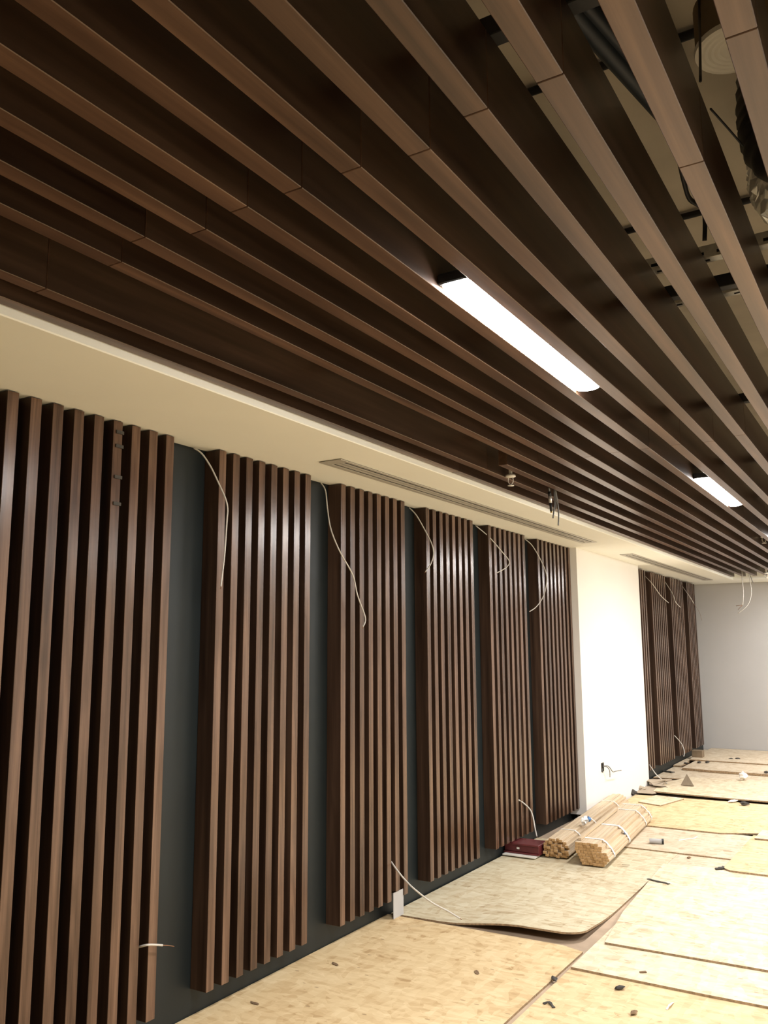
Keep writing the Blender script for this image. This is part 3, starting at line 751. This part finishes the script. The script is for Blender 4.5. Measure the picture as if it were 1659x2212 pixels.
tag(tube('slack_wire', [at(1535, 235, z=3.1), at(1575, 280, z=3.1), at(1605, 315, z=3.1)], .003, M['dark_steel']), 'thin dark slack wire running to the dark duct', 'wire')
tag(tube('black_hose', [at(1468, 350, z=3.1), at(1478, 395, z=3.1), at(1490, 430, z=3.1), at(1520, 455, z=3.1), at(1522, 520, z=3.02)], .008, M['black']), 'thin black hose drooping above the slats at right', 'hose')

# ------------------------------------------------------------------ small debris on the boards
def on(u, v, z): return at(u, v, z=z)
strip_scrap('dark_scrap', 'long twisted dark strip of debris across the seam', 'debris', [on(1399, 1899, .024), on(1420, 1904, .028), on(1434, 1907, .024), on(1445, 1910, .026)], .025, M['dark_scrap'], .004)
scrap('dark_scrap', 'dark crumpled scrap on the seam at the lower left of the front board', 'debris', on(1197, 2118, .001), (.016, .034, .006), M['dark_scrap'], 11)
scrap('dark_scrap', 'dark leaf shaped scrap in the middle of the front board', 'debris', on(1339, 2137, .001), (.034, .014, .007), M['dark_scrap'], 12)
strip_scrap('dark_scrap', 'forked grey scrap near the bottom edge of the picture', 'debris', [on(1174, 2169, .001), on(1186, 2165, .006), on(1196, 2177, .002)], .018, M['dark_scrap'], .003)
scrap('dark_scrap', 'small brown scrap at the very bottom of the front board', 'debris', on(1369, 2191, .001), (.022, .014, .006), M['brown_scrap'], 14)
strip_scrap('brown_scrap', 'thin brown sliver on the pale strip board', 'debris', [on(1382, 2101, .0125), on(1396, 2100, .0135)], .018, M['brown_scrap'], .004)
strip_scrap('paper_strip', 'small white curled strip on the front board', 'debris', [on(1440, 2181, .001), on(1446, 2172, .012), on(1454, 2166, .002)], .012, M['strap'], .002)
strip_scrap('dark_scrap', 'dark twisted scrap by the raised board corner', 'debris', [on(1545, 1878, .024), on(1556, 1876, .03), on(1566, 1873, .026)], .045, M['dark_scrap'], .006)
strip_scrap('white_strip', 'bent white plastic strip lying behind the grey pipe offcut', 'debris', [on(1465, 1816, .0105), on(1485, 1813, .011), on(1497, 1812, .013), on(1506, 1808, .011)], .018, M['strap'], .004)
scrap('dark_scrap', 'tiny dark scrap on the orange board beyond the bundles', 'debris', on(1608, 1740, .022), (.05, .03, .015), M['dark_scrap'], 15)
scrap('dark_scrap', 'dark rubble at the foot of the white pier', 'debris', on(1366, 1719, .004), (.05, .08, .03), M['dark_scrap'], 16)
scrap('pale_rubble', 'pale plaster crumbs beside the dark rubble at the pier foot', 'debris', on(1384, 1711, .004), (.05, .06, .025), M['card'], 17)
scrap('dark_scrap', 'small dark scrap on the short dusty board', 'debris', on(1488, 1854, .0), (.02, .012, .005), M['brown_scrap'], 18)
scrap('brown_scrap', 'brown flake pair on the large near left board', 'debris', on(551, 2168, .0005), (.03, .011, .0018), M['brown_scrap'], 19)
scrap('brown_scrap', 'brown wood chip on the near left board by the third panel', 'debris', on(724, 2083, .0005), (.027, .012, .0022), M['brown_scrap'], 20)
scrap('brown_scrap', 'flat brown chip at the edge of the near left board', 'debris', on(1030, 2101, .0005), (.028, .012, .0018), M['brown_scrap'], 21)
strip_scrap('wood_splinter', 'thin splinter beside the white cable end', 'debris', [on(910, 1985, .001), on(921, 1988, .001)], .012, M['brown_scrap'], .003)
strip_scrap('wood_splinter', 'short dark splinter at the foot of the white plate', 'debris', [on(851, 1973, .001), on(861, 1974.5, .001)], .012, M['dark_scrap'], .003)
strip_scrap('wood_splinter', 'thin grey splinter in front of the neat bundle', 'debris', [on(1343, 1868, .012), on(1360, 1869, .012)], .012, M['brown_scrap'], .002)
scrap('white_crumb', 'white plaster lump on the far boards', 'debris', on(1605, 1685, .038), (.06, .05, .04), M['strap'], 22)
for i, (u, v, lab) in enumerate([(1510, 1648, 'dark scrap on the far boards, leftmost of a row'), (1528, 1648, 'second dark scrap from the left in the far row'), (1579, 1641, 'dark scrap in the middle of the far boards'), (1594, 1641, 'dark scrap on the far boards right of the middle'), (1482, 1651, 'brown scrap on the far boards near the slat panels'), (1655, 1670, 'dark scrap on the far boards at the right edge')]):
    scrap('dark_scrap', lab, 'debris', on(u, v, .045), (.035, .03, .010), M['dark_scrap'], 30+i)
# cardboard heap behind the pier and the folded card
strip_scrap('cardboard_piece', 'torn grey cardboard heap against the far corner of the pier', 'cardboard', [on(1404, 1690, .02), on(1415, 1684, .09), on(1425, 1692, .06), on(1440, 1699, .025)], .42, M['card'], .004)
strip_scrap('cardboard_piece', 'flat brown cardboard piece at the pier corner', 'cardboard', [on(1390, 1714, .026), on(1405, 1704, .03), on(1420, 1697, .028)], .26, M['card'], .004)
bm = bmesh.new()
pts = [(0, 0, 0), (.32, .02, 0), (.10, .03, .17), (.34, -.05, .015), (-.1, -.06, .01)]
v = [bm.verts.new(q) for q in pts]
for f in ((0, 1, 2), (1, 3, 2), (0, 4, 2), (4, 3, 2)): bm.faces.new([v[i] for i in f])
r = bmesh.ops.solidify(bm, geom=list(bm.faces), thickness=.004)
o = mesh_obj('card_flap', finish(bm, 'card_flap', M['card'])); o.location = on(1478, 1697, .036); o.scale = (.34, .5, .8); tag(o, 'folded dark brown card flap standing up on the bright far board', 'cardboard')
strip_scrap('card_strip', 'dark flat strip on the floor below the first far panel', 'debris', [on(1415, 1664, .012), on(1440, 1667, .014), on(1454, 1669, .018)], .06, M['dark_scrap'], .01)
o = box('wood_block',   .10, .25, 13.42, 13.56, .0585, .155, M['card_dark'], bevel=.004); tag(o, 'plain brown block on the floor under the farthest slat panel', 'block')
strip_scrap('white_sliver', 'torn white strip along the dark edge of the bright far board', 'debris', [on(1441, 1722, .024), on(1455, 1723, .026), on(1468, 1725, .024)], .05, M['strap'], .004)
scrap('white_sliver', 'second torn white bit farther right along the bright board edge', 'debris', on(1583, 1733, .024), (.07, .03, .012), M['strap'], 41)
scrap('dark_void_rubble', 'brown rubble in the hollow under the white pier side', 'debris', (.09, 8.48, -.011), (.04, .05, .02), M['brown_scrap'], 42)
